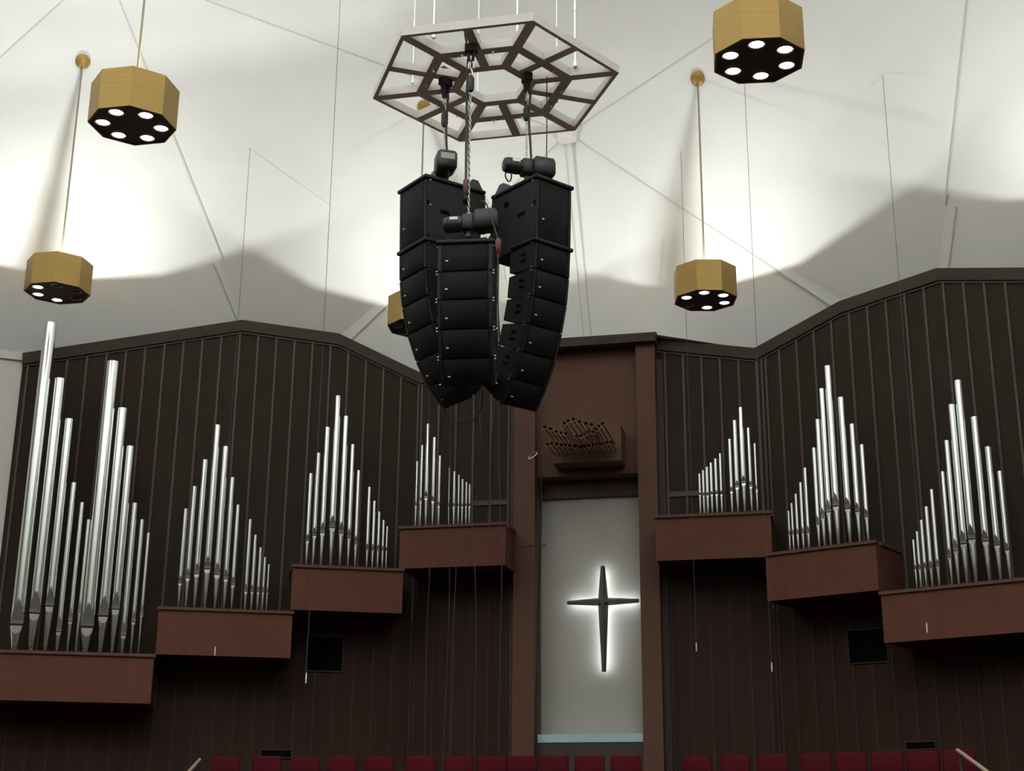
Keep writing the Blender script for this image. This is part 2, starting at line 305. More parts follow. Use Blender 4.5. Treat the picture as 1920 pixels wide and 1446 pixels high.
STEPS = [('L', 3.905, 7, 3.53, 0), ('L', 1.96, 3.905, 4.245, 0), ('L', -1, 1.96, 4.97, 0), ('B', -8, -5, 5.67, 0), ('B', -3, 0, 5.65, 0), ('R', -1, 2.14, 4.985, 0), ('R', 2.14, 7, 4.26, 0)]   # the cloth panels end on top of the chests, wood below
def panelled(name, label, w, prof, s0, s1, battens, parent=None):
    """backing slab, flat boards between upright battens, a thin top batten and the dark cornice above"""
    mb = MB(); brk = [s0]+[s for s, z in PROFILE[prof] if s0 < s < s1]+[s1]
    for a, b in zip(brk, brk[1:]):
        za, zb = top_at(prof, a), top_at(prof, b)
        mb.hexa([W(w, a, 0, -.2), W(w, b, 0, -.2), W(w, b, 0, 0), W(w, a, 0, 0)], [W(w, a, za, -.2), W(w, b, zb, -.2), W(w, b, zb, 0), W(w, a, za, 0)])
    wall = structure(name, mb, M_DARK, label)
    edges = sorted(battens)
    def split_at(s): 
        for w2, a, b, z0, z1 in STEPS:
            if w2 == w and a <= s <= b: return z0+.02
        return 4.3
    cuts = [s0]+[e for e in edges if s0 < e < s1]+[s1]
    for a, b in zip(cuts, cuts[1:]):           # each board its own piece, with its own slightly different tone and depth
        if b-a < 0.03: continue
        a2, b2 = a+.004, b-.004; za, zb = top_at(prof, a2)-.20, top_at(prof, b2)-.20; e = .012+random.uniform(0, .004)
        mids = [s for s, z in PROFILE[prof] if a2 < s < b2]
        xs = [a2]+mids+[b2]
        m2 = MB()
        for x0, x1 in zip(xs, xs[1:]):
            z0, z1 = top_at(prof, x0)-.20, top_at(prof, x1)-.20
            zs = split_at((a+b)/2)
            m2.hexa([W(w, x0, zs, 0), W(w, x1, zs, 0), W(w, x1, zs, e), W(w, x0, zs, e)], [W(w, x0, z0, 0), W(w, x1, z1, 0), W(w, x1, z1, e), W(w, x0, z0, e)])
        m2.build('cloth_panel', M_PANEL, wall)
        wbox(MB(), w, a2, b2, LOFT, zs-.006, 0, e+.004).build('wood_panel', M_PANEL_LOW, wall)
    for s in edges:
        h = .017; z0, z1 = top_at(prof, s-h)-.20, top_at(prof, s+h)-.20
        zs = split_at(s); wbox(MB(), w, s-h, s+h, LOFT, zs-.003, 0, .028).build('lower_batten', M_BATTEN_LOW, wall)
        MB().hexa([W(w, s-h, zs, 0), W(w, s+h, zs, 0), W(w, s+h, zs, .034), W(w, s-h, zs, .034)], [W(w, s-h, z0, 0), W(w, s+h, z1, 0), W(w, s+h, z1, .034), W(w, s-h, z0, .034)]).build('batten', M_BATTEN, wall)
    for a, b in zip(brk, brk[1:]):
        za, zb = top_at(prof, a), top_at(prof, b)
        MB().hexa([W(w, a, za-.215, 0), W(w, b, zb-.215, 0), W(w, b, zb-.215, .036), W(w, a, za-.215, .036)], [W(w, a, za-.175, 0), W(w, b, zb-.175, 0), W(w, b, zb-.175, .036), W(w, a, za-.175, .036)]).build('top_batten', M_BATTEN, wall)
        MB().hexa([W(w, a, za-.18, 0), W(w, b, zb-.18, 0), W(w, b, zb-.18, .07), W(w, a, za-.18, .07)], [W(w, a, za-.008, 0), W(w, b, zb-.008, 0), W(w, b, zb-.008, .12), W(w, a, za-.008, .12)]).build('cornice', M_CORNICE, wall)
    return wall
wl = panelled('wall_left', 'dark board and batten wall on the left with a peaked top', 'L', 'L', 0, 6.38, [.03+.2982*k for k in range(22)])
wr = panelled('wall_right', 'dark board and batten wall on the right with a peaked top', 'R', 'R', 0, 6.38, [.085, .10+.3*.0+.058]+[.10+.3*k for k in range(1, 21)])
wbl = panelled('wall_front_left', 'dark board and batten wall left of the cross niche', 'B', 'BL', -6.755, -5.07, [-6.71+.298*k for k in range(6)])
wbr = panelled('wall_front_right', 'dark board and batten wall right of the cross niche', 'B', 'BR', -2.785, -1.173, [-2.643+.2925*k for k in range(5)]+[-1.19])
for w_, a, b in ((wbl, -5.81, -5.24), (wbr, -2.63, -2.08)):
    wbox(MB(), 'B', a, b, 6.82, 6.90, .0, .036).build('cross_batten', M_BATTEN, w_)
for w_, a, b in ((wbl, -5.19, -5.075), (wbr, -2.78, -2.685)):
    wbox(MB(), 'B', a, b, LOFT, 9.1, .0, .022).build('edge_board', M_DARK, w_)
# dark ventilation openings in the boards
def vent(w, s0, s1, z0, z1, label):
    t = wbox(MB(), w, s0, s1, z0, z1, .036, .040).build('vent_opening', M_RECESS)
    tag(t, label, 'vent')
    fr = MB(); q = .014
    for a, b, c, d_ in ((s0-q, s1+q, z1, z1+q), (s0-q, s1+q, z0-q, z0), (s0-q, s0, z0, z1), (s1, s1+q, z0, z1)): wbox(fr, w, a, b, c, d_, .034, .046)
    fr.build('vent_frame', M_DARK, t)
vent('L', 1.11, 1.66, 4.17, 4.69, 'dark square vent opening under the third pipe chest from the left')
vent('R', 1.26, 1.84, 4.13, 4.59, 'dark square vent opening under the second pipe chest from the right')
vent('L', 1.82, 2.27, 2.86, 2.96, 'narrow dark slot in the boards above the left row of red chairs')
vent('R', 2.01, 2.43, 2.91, 3.00, 'narrow dark slot in the boards above the right row of red chairs')

# ---------------------------------------------------------------- the tower with the niche
tower = structure('wall_center', MB().box((-3.93, 22.62, 4.7), (2.6, .25, 9.4)), M_DARK, 'brown plaster bay between two columns')
MB().box((-4.90, 21.98, 4.66), (.34, .5, 9.32)).build('column', M_COLUMN, tower)
MB().box((-2.93, 21.98, 4.66), (.30, .5, 9.32)).build('column', M_COLUMN, tower)
MB().box((-3.905, 22.12, 8.30), (1.66, .44, 2.16)).build('header_panel', M_COLUMN, tower)
MB().box((-3.905, 22.30, 7.09), (1.66, .20, .32)).build('header_soffit', M_DARK, tower)
MB().box((-3.905, 22.37, 5.03), (1.70, .20, 3.94)).build('niche_panel', M_NICHE, tower)
MB().box((-3.905, 22.30, 3.10), (1.64, .20, 0)) if 0 else None
MB().box((-3.905, 22.12, 3.145), (1.645, .62, .12)).build('ledge', M_LEDGE, tower)
MB().box((-3.905, 22.02, 2.50), (1.65, .40, 1.165)).build('dado_panel', M_DARK, tower)
cb = MB(); cb.hexa([(-5.09, 21.60, 9.30), (-2.75, 21.60, 9.30), (-2.75, 22.2, 9.30), (-5.09, 22.2, 9.30)], [(-5.09, 21.56, 9.44), (-2.72, 21.56, 9.43), (-2.72, 22.2, 9.43), (-5.09, 22.2, 9.44)])
cb.build('cornice', M_CORNICE, tower)

# ---------------------------------------------------------------- backlit cross
crs = thing('wall_cross', 'dark tapered metal cross on the cream niche panel with white light glowing behind it', 'cross', (-3.722, 22.125, 5.235))
def arm(L0, w0, w1, ax):
    """half arm from the centre to the end, faceted with a raised ridge; ax: unit direction in the x z plane"""
    m = MB(); px = Vector((ax[1], 0, -ax[0])); dx = Vector((ax[0], 0, ax[1]))
    def ring(t, h, dep): c = dx*t; return [c+px*h, c+px*h*.35+Vector((0, -dep, 0)), c-px*h*.35+Vector((0, -dep, 0)), c-px*h, c-px*h+Vector((0, .02, 0)), c+px*h+Vector((0, .02, 0))]
    return m.hexa(ring(0, w0, .075), ring(L0, w1, .045))
for nm, L0, w0, w1, ax in (('upright', .56, 0.082, .032, (0, 1)), ('upright', 1.08, 0.082, .032, (0, -1)), ('cross_arm', .565, 0.064, .028, (-1, 0)), ('cross_arm', .565, 0.064, .028, (1, 0))):
    arm(L0, w0, w1, ax).build(nm, M_CROSS, crs)
for a, b, c_, d_ in ((0, .28, .035, .50), (0, -.54, .035, 1.02), (-.28, 0, .50, .03), (.28, 0, .50, .03)):
    MB().box((a, .038, b), (c_, .012, d_)).build('led_strip', M_LED, crs)
MB().box((0, .085, 0), (.06, .12, .06)).build('wall_bracket', M_CROSS, crs)

# ---------------------------------------------------------------- seven pipe chests stepping up the walls
CHESTS = {1: ('L', 3.92, 6.35, 3.53, 4.197, 'lowest red-brown pipe chest at the far left, cut off by the frame'),
          2: ('L', 1.94, 3.905, 4.245, 4.90, 'second red-brown pipe chest from the left, under the widest pair of pipe clusters in the middle of the left wall'),
          3: ('L', .29, 1.975, 4.97, 5.615, 'third red-brown pipe chest from the left, next to the highest chest'),
          4: ('B', -6.74, -5.05, 5.67, 6.29, 'highest left red-brown pipe chest, against the left column of the niche'),
          5: ('B', -2.745, -1.04, 5.65, 6.293, 'highest right red-brown pipe chest, against the right column of the niche'),
          6: ('R', .44, 2.135, 4.985, 5.637, 'second red-brown pipe chest from the right, with its dark end board showing'),
          7: ('R', 2.16, 4.9, 4.26, 4.912, 'lowest red-brown pipe chest on the right wall, cut off by the frame')}
CHESTS[2] = CHESTS[2][:5] + ('second red-brown pipe chest from the left, one step above the cut-off chest',)
DEP = .9
def chest(k):
    w, s0, s1, z0, z1, label = CHESTS[k]
    c = thing('pipe_chest', label, 'organ chest', W(w, (s0+s1)/2, z0, 0), wall_rot(w), 'pipe chests on the walls')
    L = s1-s0; H = z1-z0
    MB().box((0, -DEP+.015, H/2), (L, .03, H)).build('front_board', M_CHEST, c)
    for sg in (-1, 1): MB().box((sg*(L/2-.015), -DEP/2+.035, H/2), (.03, DEP-.07, H)).build('end_board', M_CHEST, c)
    MB().box((0, -DEP/2+.02, .035), (L-.06, DEP-.08, .03)).build('bottom_board', M_DARK, c)
    MB().box((0, -DEP/2+.02, H+.012), (L-.02, DEP-.08, .024)).build('toe_board', M_DARK, c)
    MB().box((0, -DEP-.005, H+.022), (L+.04, .06, .044)).build('cap_rail', M_CHESTRAIL, c)
    for sg in (-1, 1): MB().box((sg*(L/2-.005), -DEP/2+.06, H+.022), (.05, DEP-.19, .044)).build('side_rail', M_CHESTRAIL, c)
    return c
for k in CHESTS: chest(k)

# ---------------------------------------------------------------- organ pipes: s along the wall, top, radius, tip of the mouth, lip of the mouth
def pipe_parts(r, foot, lip, tip, top):
    """local z = 0 at the toe of the foot. Returns the builders of body, upper lip, foot, lower lip and slot"""
    H = top-foot; zl = lip-foot; zt = tip-foot
    gap = max(.009, r*.34); hm = R(66); NB = 20
    def ring(rr, half):                         # the round part, from one edge of the flat round the back to the other; the front is -y
        return [(rr*math.sin(half+(2*PI-2*half)*i/NB), -rr*math.cos(half+(2*PI-2*half)*i/NB)) for i in range(NB+1)]
    def shell(rows, mb):
        prev = None
        for rr, z, half in rows:
            base = len(mb.v); mb.v += [(x, y, z) for x, y in ring(rr, half)]
            if prev is not None:
                for i in range(NB):
                    mb.f.append([prev+i, prev+i+1, base+i+1, base+i]); mb.sm.append(True); mb.mi.append(0)
            prev = base
    z0 = zl+gap/2; n = 7
    mouth = [(r, z0+(zt-z0)*k/n, hm*(1-(k/n)**1.6)) for k in range(n+1)]
    body = MB(); shell(mouth+[(r, zt+(H-zt)*.5, 0), (r, H, 0)], body)
    shell([(r, H, 0), (r*.92, H, 0)], body); shell([(r*.92, H, 0), (r*.92, max(zt+.05, H-.5), 0)], body)
    lipp = MB()                                 # pressed-in flat leaf above the mouth
    vs = []; fs = []
    for rr, z, half in mouth: vs += [(-rr*math.sin(half), -rr*math.cos(half), z), (rr*math.sin(half), -rr*math.cos(half), z)]
    for k in range(n): fs.append((2*k, 2*k+1, 2*k+3, 2*k+2))
    lipp.add(vs, fs)
    foot_ = MB(); ll = min(r*1.25, zl*.5); toe = max(.010, r*.30); zc = zl-gap/2
    def fr(z): return toe+(r*.97-toe)*min(1, z/zc)
    hb = R(58); lim = r*.97*math.cos(hb)
    rows = [(toe*.7, 0, 0), (toe, .012, 0), (fr((zc-ll)*.6), (zc-ll)*.6, 0)]
    for k in range(6):
        z = zc-ll*(1-k/5); f = fr(z); hh = hb*math.sqrt(max(0, 1-(1-k/5)**2)); rows.append((f, z, hh))
    shell(rows, foot_)
    tops = ring(fr(zc), hb); foot_.add([(x, y, zc) for x, y in tops], [tuple(range(len(tops)))])
    low = MB(); vs = []; fs = []                # half-round lower lip
    lr = rows[3:]
    for rr, z, half in lr: vs += [(-rr*math.sin(half), -r*.97*math.cos(hb)+(zc-z)*.035, z), (rr*math.sin(half), -r*.97*math.cos(hb)+(zc-z)*.035, z)]
    for rr, z, half in []: vs += [(-rr*math.sin(half), -rr*math.cos(half), z), (rr*math.sin(half), -rr*math.cos(half), z)]
    lr = lr[:]
    for k in range(len(lr)-1): fs.append((2*k, 2*k+1, 2*k+3, 2*k+2))
    low.add(vs, fs)
    slot = MB().lathe([(.86*r, zc-.002), (.86*r, z0+.004)], 16, None, True, False, False)
    slot.v = [(x, max(y, -r*math.cos(hm)*.9), z) for x, y, z in slot.v]
    return body, lipp, foot_, low, slot
def pipe(w, row, toe_z, label, group):
    s, top, r, tip, lip = row
    o = thing('organ_pipe', label, 'organ pipe', W(w, s, toe_z, .62), wall_rot(w), group)
    b, u, f, l, sl = pipe_parts(r, toe_z, lip, tip, top)
    b.build('pipe_body', M_PIPE, o); u.build('upper_lip', M_PIPE, o); f.build('pipe_foot', M_PIPE, o); l.build('lower_lip', M_PIPE, o); sl.build('mouth_slot', M_PIPEIN, o)
WHERE = {1: 'on the lowest chest at the far left', 2: 'on the second chest from the left', 3: 'on the third chest from the left', 4: 'on the chest beside the left niche column',
         5: 'on the chest beside the right niche column', 6: 'on the second chest from the right', 7: 'on the lowest chest at the far right'}
SHORT = {1: 'on the lowest left chest', 2: 'on second chest from left', 3: 'on third chest from left', 4: 'beside the left niche column', 5: 'beside the right niche column', 6: 'on second chest from right', 7: 'on the lowest right chest'}
SPLIT = {1: [6, 6], 2: [7, 5], 3: [7, 5], 4: [5, 6], 5: [6, 5], 6: [5, 7], 7: [5, 7]}
for k, rows in PIPES.items():
    w = CHESTS[k][0]; toe = CHESTS[k][4]+.024; i = 0
    for gi, cnt in enumerate(SPLIT[k]):
        grp = rows[i:i+cnt]; tall = max(r[1] for r in grp)
        for j, row in enumerate(grp):
            big = 'left-hand' if gi == 0 else 'right-hand'
            size = 'tallest silver pipe' if row[1] == tall else 'silver pipe'
            pipe(w, row, toe, f'{size}, {ORD[j]} from left, {big} cluster {SHORT[k]}', f'organ pipes {WHERE[k]}')
        i += cnt

# ---------------------------------------------------------------- horizontal trumpet pipes on their little chest above the niche
tb_ = thing('trumpet_chest', 'small brown box on the wall above the niche carrying the trumpet pipes', 'organ chest', (-3.85, 21.875, 7.28))
MB().box((0, -.36, .33), (1.10, .04, .56)).build('front_board', M_COLUMN, tb_)
for sg in (-1, 1): MB().box((sg*.53, -.16, .33), (.04, .36, .56)).build('end_board', M_COLUMN, tb_)
MB().box((0, -.16, .065), (1.02, .36, .03)).build('bottom_board', M_DARK, tb_)
UPPER = [(-4.298, 20.428), (-4.232, 20.54), (-4.177, 20.706), (-4.115, 20.776), (-4.055, 20.845), (-4.01, 20.391), (-3.966, 20.277), (-3.921, 21.031), (-3.885, 20.162), (-3.846, 21.016), (-3.80, 20.096), (-3.765, 20.916), (-3.731, 20.243), (-3.696, 20.818), (-3.655, 20.361), (-3.618, 20.82), (-3.585, 20.44), (-3.545, 20.679), (-3.482, 20.535), (-3.411, 20.418)]
LOWER = [(-4.36, 20.942), (-4.281, 20.889), (-4.212, 20.932), (-4.152, 20.989), (-4.092, 21.001), (-4.04, 21.077), (-3.965, 21.109), (-3.885, 21.166), (-3.812, 21.132), (-3.738, 21.118), (-3.672, 21.084), (-3.615, 21.065), (-3.56, 21.047), (-3.505, 21.059), (-3.447, 20.986), (-3.385, 20.997)]
def trumpet(x, y, z, label, group):
    L = 21.52-y
    t = thing('trumpet_pipe', label, 'organ trumpet', (x, 21.52, z), 0, group)
    Tm = Matrix.Rotation(PI/2, 4, 'X')          # local z of the lathe runs out of the wall (-y)
    MB().lathe([(.012, 0), (.016, .03), (.010, .10), (.017, L-.06)], 10, Tm).build('tube', M_COPPER, t)
    MB().lathe([(.017, L-.062), (.022, L-.04), (.033, L-.012), (.036, L), (.030, L-.004)], 14, Tm, True, False, False).build('bell', M_COPPER, t)
    MB().lathe([(.031, L-.006), (.012, L-.035)], 14, Tm, True, False, True).build('bell_throat', M_BELLIN, t)
for i, (x, y) in enumerate(UPPER): trumpet(x, y, 7.612, f'copper trumpet pipe pointing out of the wall, {ORD[i]} from left in the upper row', 'horizontal trumpet pipes above the niche')
for i, (x, y) in enumerate(LOWER): trumpet(x, y, 7.482, f'short copper trumpet pipe pointing out of the wall, {ORD[i]} from left in the lower row', 'horizontal trumpet pipes above the niche')

# ---------------------------------------------------------------- octagonal pendants with six downlights below and a flood lamp shining up
OR, OH = .468, .47
def octa(r, z, rot=0): return [(r*math.cos(R(45*k)+rot), r*math.sin(R(45*k)+rot), z) for k in range(8)]
def pendant(x, y, zb, rot, ceil_z, lights, a0, label, flood=UPLIGHT_W, off=(0.04, -0.11), down=False, slope=None):
    p = thing('pendant_lamp', label, 'pendant lamp', (x, y, zb), 0, 'octagonal brass pendants')
    rt = R(rot)
    for k in range(8):                          # eight flat brass side plates with mitred edges
        a, b = R(45*k)+rt, R(45*k+45)+rt; ri = OR-.022
        q = lambda r, t, z: (r*math.cos(t), r*math.sin(t), z)
        MB().hexa([q(OR, a, 0), q(OR, b, 0), q(ri, b, 0), q(ri, a, 0)], [q(OR, a, OH), q(OR, b, OH), q(ri, b, OH), q(ri, a, OH)]).build('side_plate', M_BRASS, p)
    MB().hexa(octa(OR-.023, .012, rt), octa(OR-.023, .03, rt)).build('baffle_plate', M_LAMPBLACK, p)
    MB().hexa(octa(OR-.024, .20, rt), octa(OR-.024, .215, rt)).build('uplight_tray', M_TRAY, p)
    for k in range(6):
        t = R(a0+60*k); c = (.305*math.cos(t), .305*math.sin(t), 0)
        o = MB().lathe([(.088, .011), (.088, .002), (.078, .0), (.072, .008)], 20, None, True, False, False).build('downlight_ring', M_REFL, p, c)
        MB().lathe([(.071, .0095), (.045, .0045), (.0, .0025)], 18, None, True, False, False).build('lamp_lens', M_LENS if lights[k] else M_LENSOFF, o)
    MB().lathe([(.018, .215), (.018, .455), (.012, .465)], 12).build('stem_sleeve', M_STEM, p)
    if slope is not None:                       # canopy disc lies flat on the sloping ceiling: plane normal and offset
        n = Vector(slope[:3]); ceil_z = (slope[3]-n.x*x-n.y*y)/n.z+1.6
    else: n = Vector((0, 0, 1))
    MB().lathe([(.0135, .215), (.0135, ceil_z-zb-.02)], 8).build('stem', M_STEM, p)
    cp = MB().lathe([(.02, -.045), (.10, -.035), (.112, -.02), (.112, .02)], 24).build('canopy', M_BRASS, p, (0, 0, ceil_z-zb))
    cp.rotation_mode = 'QUATERNION'; cp.rotation_quaternion = n.to_track_quat('Z', 'Y')
    if flood:
        hd = MB().lathe([(.05, .215), (.055, .24), (.03, .258)], 12).build('flood_lamp', M_LENS, p, (off[0], off[1], 0))
        l = bpy.data.lights.new('uplight', 'POINT'); l.energy = flood; l.color = UPLIGHT_COL; l.shadow_soft_size = .018
        lo = bpy.data.objects.new('uplight', l); C.objects.link(lo); lo.parent = p; lo.location = (off[0], off[1], .283)
    if down:
        l = bpy.data.lights.new('downlight', 'SPOT'); l.energy = DOWN_W; l.color = UPLIGHT_COL; l.shadow_soft_size = .30; l.spot_size = R(150); l.spot_blend = .9
        lo = bpy.data.objects.new('downlight', l); C.objects.link(lo); lo.parent = p; lo.location = (0, 0, -.03)
    return p
on6 = [1]*6
pendant(-.53, 12.78, 9.0, 29.6, 16.5, on6, 30, 'octagonal brass pendant with six lit spots at the top right, cut off by the frame', off=(-.14, .16), down=True, flood=UPLIGHT_W*3.3)
pendant(-7.22, 12.66, 8.98, 23.9, 16.3, on6, 25, 'large octagonal brass pendant with six lit spots near the upper left corner', off=(.14, .16), down=True, flood=UPLIGHT_W*3.3)
pendant(-1.755, 19.74, 9.195, 35.9, 12.90, [1, 1, 1, 1, 1, 0], -148, 'octagonal brass pendant with five lit spots, low on the right of the loudspeakers', off=(.043, -.112), flood=UPLIGHT_W*.88, slope=(.272, .782, .562, 21.279))
pendant(-10.92, 17.50, 9.20, 24.7, 12.98, [0, 0, 1, 1, 1, 0], 0, 'octagonal brass pendant with three lit spots, hanging low at the left', off=(.082, -.088), flood=UPLIGHT_W*1.35, slope=(-.456, .713, .533, 23.540))
pendant(-6.118, 19.70, 9.08, 30, 12.80, [0, 0, 0, 0, 0, 0], 30, 'octagonal brass pendant mostly hidden behind the hanging loudspeakers', off=(-.04, -.11), slope=(-.286, .749, .597, 23.218))
pendant(3.10, 17.5, 9.22, 24, 12.9, on6, 30, 'octagonal brass pendant outside the right edge of the picture', off=(-.082, -.088))
for i, (x, y) in enumerate(((-9.5, 4), (1.5, 4), (-9.5, -4), (1.5, -4))):  # unseen pendants added to lift the ambient light and the pipe reflections
    pendant(x, y, 9.0, 20, 18.6, on6, 30, f'octagonal brass pendant added unseen behind the photographer for fill light, {ORD[i]} of four', NAVE_FILL_W)

# ---------------------------------------------------------------- white steel hexagon grid hanging over the loudspeakers
HX, HY, HZ = -3.964, 15.70, 10.75
hexf = thing('rigging_frame', 'white steel hexagonal grid frame hung from the ceiling on chrome tubes', 'rigging frame', (HX, HY, HZ), R(.6))
HR = 1.60; BH = .11
def bar(name, a, b, wd, ext=0.0, lift=0.0):
    a = Vector(a); b = Vector(b); d = (b-a).normalized(); a = a-d*ext; b = b+d*ext; n = Vector((-d.y, d.x, 0))*wd/2
    z = Vector((0, 0, BH-2*lift)); a.z += lift; b.z += lift
    return MB().hexa([a-n, b-n, b+n, a+n], [a-n+z, b-n+z, b+n+z, a+n+z]).build(name, M_FRAME, hexf)
def hp(r, k): t = R(60*k); return (r*math.cos(t), r*math.sin(t), 0)
for k in range(6):
    for nm, rr, wd, lift in (('outer_rail', HR-.03, .05, .001), ('middle_rail', .96, .125, 0), ('inner_rail', .50, .115, .001)):
        q = wd/2/math.cos(PI/6); ring = [hp(rr-q, k), hp(rr+q, k), hp(rr+q, k+1), hp(rr-q, k+1)]      # mitred at the corners
        MB().hexa([(x, y, lift) for x, y, z in ring], [(x, y, BH-lift) for x, y, z in ring]).build(nm, M_FRAME, hexf)
    qm, qi = .125/2/math.cos(PI/6), .115/2/math.cos(PI/6)
    qo = .05/2/math.cos(PI/6)
    for ra, rb in ((.50+qi, .96-qm), (.96+qm, HR-.03-qo)):                      # corner spokes end in a chevron that fits the ring corners
        t = .06*math.tan(PI/6); ca, sa = math.cos(R(60*k)), math.sin(R(60*k))
        for sg in (-1, 1):
            pts = [(ra, 0), (rb, 0), (rb-t, .06*sg), (ra-t, .06*sg)]
            if sg < 0: pts = pts[::-1]
            pp = [(x*ca-y*sa, x*sa+y*ca) for x, y in pts]
            sp = MB() if sg < 0 else sp
            sp.hexa([(x, y, .0005) for x, y in pp], [(x, y, BH-.0005) for x, y in pp])
        sp.build('corner_spoke', M_FRAME, hexf)
    md = lambda r: [(p+q)/2 for p, q in zip(hp(r, k), hp(r, k+1))]
    bar('side_spoke', md(.50+qi), md(.96-qm), .115, 0, .005); bar('side_spoke', md(.96+qm), md(HR-.03-qo), .115, 0, .005)
    for q in (.3, .7):                          # small beam clamps with bolts on the middle and outer rails
        c = [p+(r_-p)*q for p, r_ in zip(hp(.96, k), hp(.96, k+1))]
        MB().box((c[0], c[1], -.015), (.03, .03, .03)).lathe([(.008, -.06), (.008, 0)], 6, Matrix.Translation((c[0], c[1], 0))).build('beam_clamp', M_STEEL, hexf)
for i, (x, y) in enumerate([(-4.439, 14.60), (-3.469, 14.87), (-2.90, 15.62), (-4.999, 15.579), (-4.397, 16.55), (-3.30, 16.45)]):
    zc = (18.94-.432*y+.016*x)/.902+1.6
    side = ['third', 'fourth', 'rightmost', 'leftmost', 'second', 'fifth'][i]
    side = {0: 'second from left, with a coupler', 1: 'fourth from left, with a thin cable beside it', 2: 'rightmost, with a coupler', 3: 'leftmost and thin', 4: 'third from left', 5: 'fifth from left'}[i]
    t = thing('hanger_tube', f'chrome tube holding the white hexagonal frame, {side}', 'hanger tube', (x, y, HZ+BH), 0, 'hanger tubes above the frame')
    r = .017 if i < 3 else .012
    MB().lathe([(r, 0), (r, zc-HZ-BH+.05)], 10).build('tube', M_CHROME, t)
    MB().lathe([(r*1.35, .78), (r*1.35, .86)], 10).build('coupler', M_STEEL, t)
    MB().lathe([(r*1.6, -.01), (r*1.6, .05)], 10).build('foot_clamp', M_STEEL, t)

# ---------------------------------------------------------------- slings, chains and chain hoists
def rigging(x, y, z_hoist, rot, label_pos, ztop, sl=.30):
    s = thing('lifting_sling', f'black webbing sling looped over the white frame above the {label_pos} loudspeaker column', 'sling', (x, y, HZ), R(rot), 'slings on the frame')
    for sg in (-1, 1):
        MB().hexa([(sg*.075-.012, -.045, BH+.01), (sg*.075+.012, -.045, BH+.01), (sg*.075+.012, .045, BH+.01), (sg*.075-.012, .045, BH+.01)],
                  [(sg*.015-.012, -.03, -sl), (sg*.015+.012, -.03, -sl), (sg*.015+.012, .03, -sl), (sg*.015-.012, .03, -sl)]).build('strap', M_SLING, s)
    MB().box((0, 0, BH+.018), (.175, .09, .016)).build('strap', M_SLING, s)
    MB().box((0, 0, -.05), (.15, .10, .09)).build('padding', M_SLING, s)
    sh = [(-.03, 0, -sl-.10), (-.032, 0, -sl-.05), (-.02, 0, -sl-.005), (0, 0, -sl+.008), (.02, 0, -sl-.005), (.032, 0, -sl-.05), (.03, 0, -sl-.10)]
    MB().tube(sh, .008, 6).build('shackle', M_STEEL, s); MB().tube([(-.045, 0, -sl-.10), (.045, 0, -sl-.10)], .008, 6).build('shackle_pin', M_STEEL, s)
    zt = HZ-sl-.10
    c = thing('hoist_chain', f'steel lifting chain with black hook block above the {label_pos} loudspeaker column', 'chain', (x, y, z_hoist), 0, 'hoist chains')
    H = zt-z_hoist
    MB().tube([(0, 0, H+.005), (.012, 0, H-.03), (.02, 0, H-.07), (0, 0, H-.10)], .010, 6).build('hook', M_STEEL, c)
    MB().lathe([(.03, H-.30), (.045, H-.26), (.045, H-.14), (.02, H-.09)], 10).build('hook_block', M_HOIST, c)
    m = MB(); zz = .0; k = 0
    while zz < H-.30:
        m.link((0, 0, zz), Matrix.Rotation(PI/2*(k % 2), 3, 'Z'), .054, .036, .0058); zz += .0395; k += 1
    m.build('chain_links', M_CHAIN, c)
    return s, c
def hoist(x, y, z, rotz, label, endlabel=None):
    h = thing('chain_hoist', label, 'chain hoist', (x, y, z), R(rotz), 'chain hoists')
    Ty = Matrix.Rotation(PI/2, 4, 'Y')
    MB().bbox((0, 0, 0), (.15, .17, .20), .02).build('gearbox', M_HOIST, h)
    MB().lathe([(.05, -.30), (.085, -.285), (.095, -.25), (.095, -.10), (.085, -.07)], 16, Ty).build('motor', M_HOIST, h)
    for k in range(5):
        MB().lathe([(.098, -.24+.03*k), (.101, -.235+.03*k), (.098, -.23+.03*k)], 16, Ty, True, False, False).build('cooling_rib', M_HOIST, h)
    MB().bbox((.205, 0, .02), (.28, .24, .24), .03).build('control_housing', M_HOIST, h)
    MB().box((-.16, -.092, .035), (.095, .02, .035)).build('rating_plate', M_LABEL, h)
    if endlabel: MB().box((.348, 0, .05), (.006, .17, .08)).build('end_plate', M_GREYLABEL, h)
    MB().lathe([(.03, .10), (.024, .13)], 10).build('chain_guide', M_STEEL, h)
    MB().box((0, 0, -.13), (.05, .05, .08)).build('lower_eye', M_HOIST, h)
    for sg in (-1, 1):
        pts = smooth_path([(sg*.16-.03, .0, -.09), (sg*.19, .02, -.17), (sg*.22, .03, -.20), (sg*.26, .03, -.13), (sg*.25, 0, -.05)], 3)
        MB().tube(pts, .010, 6).build('carry_handle', M_HOIST, h)
    return h

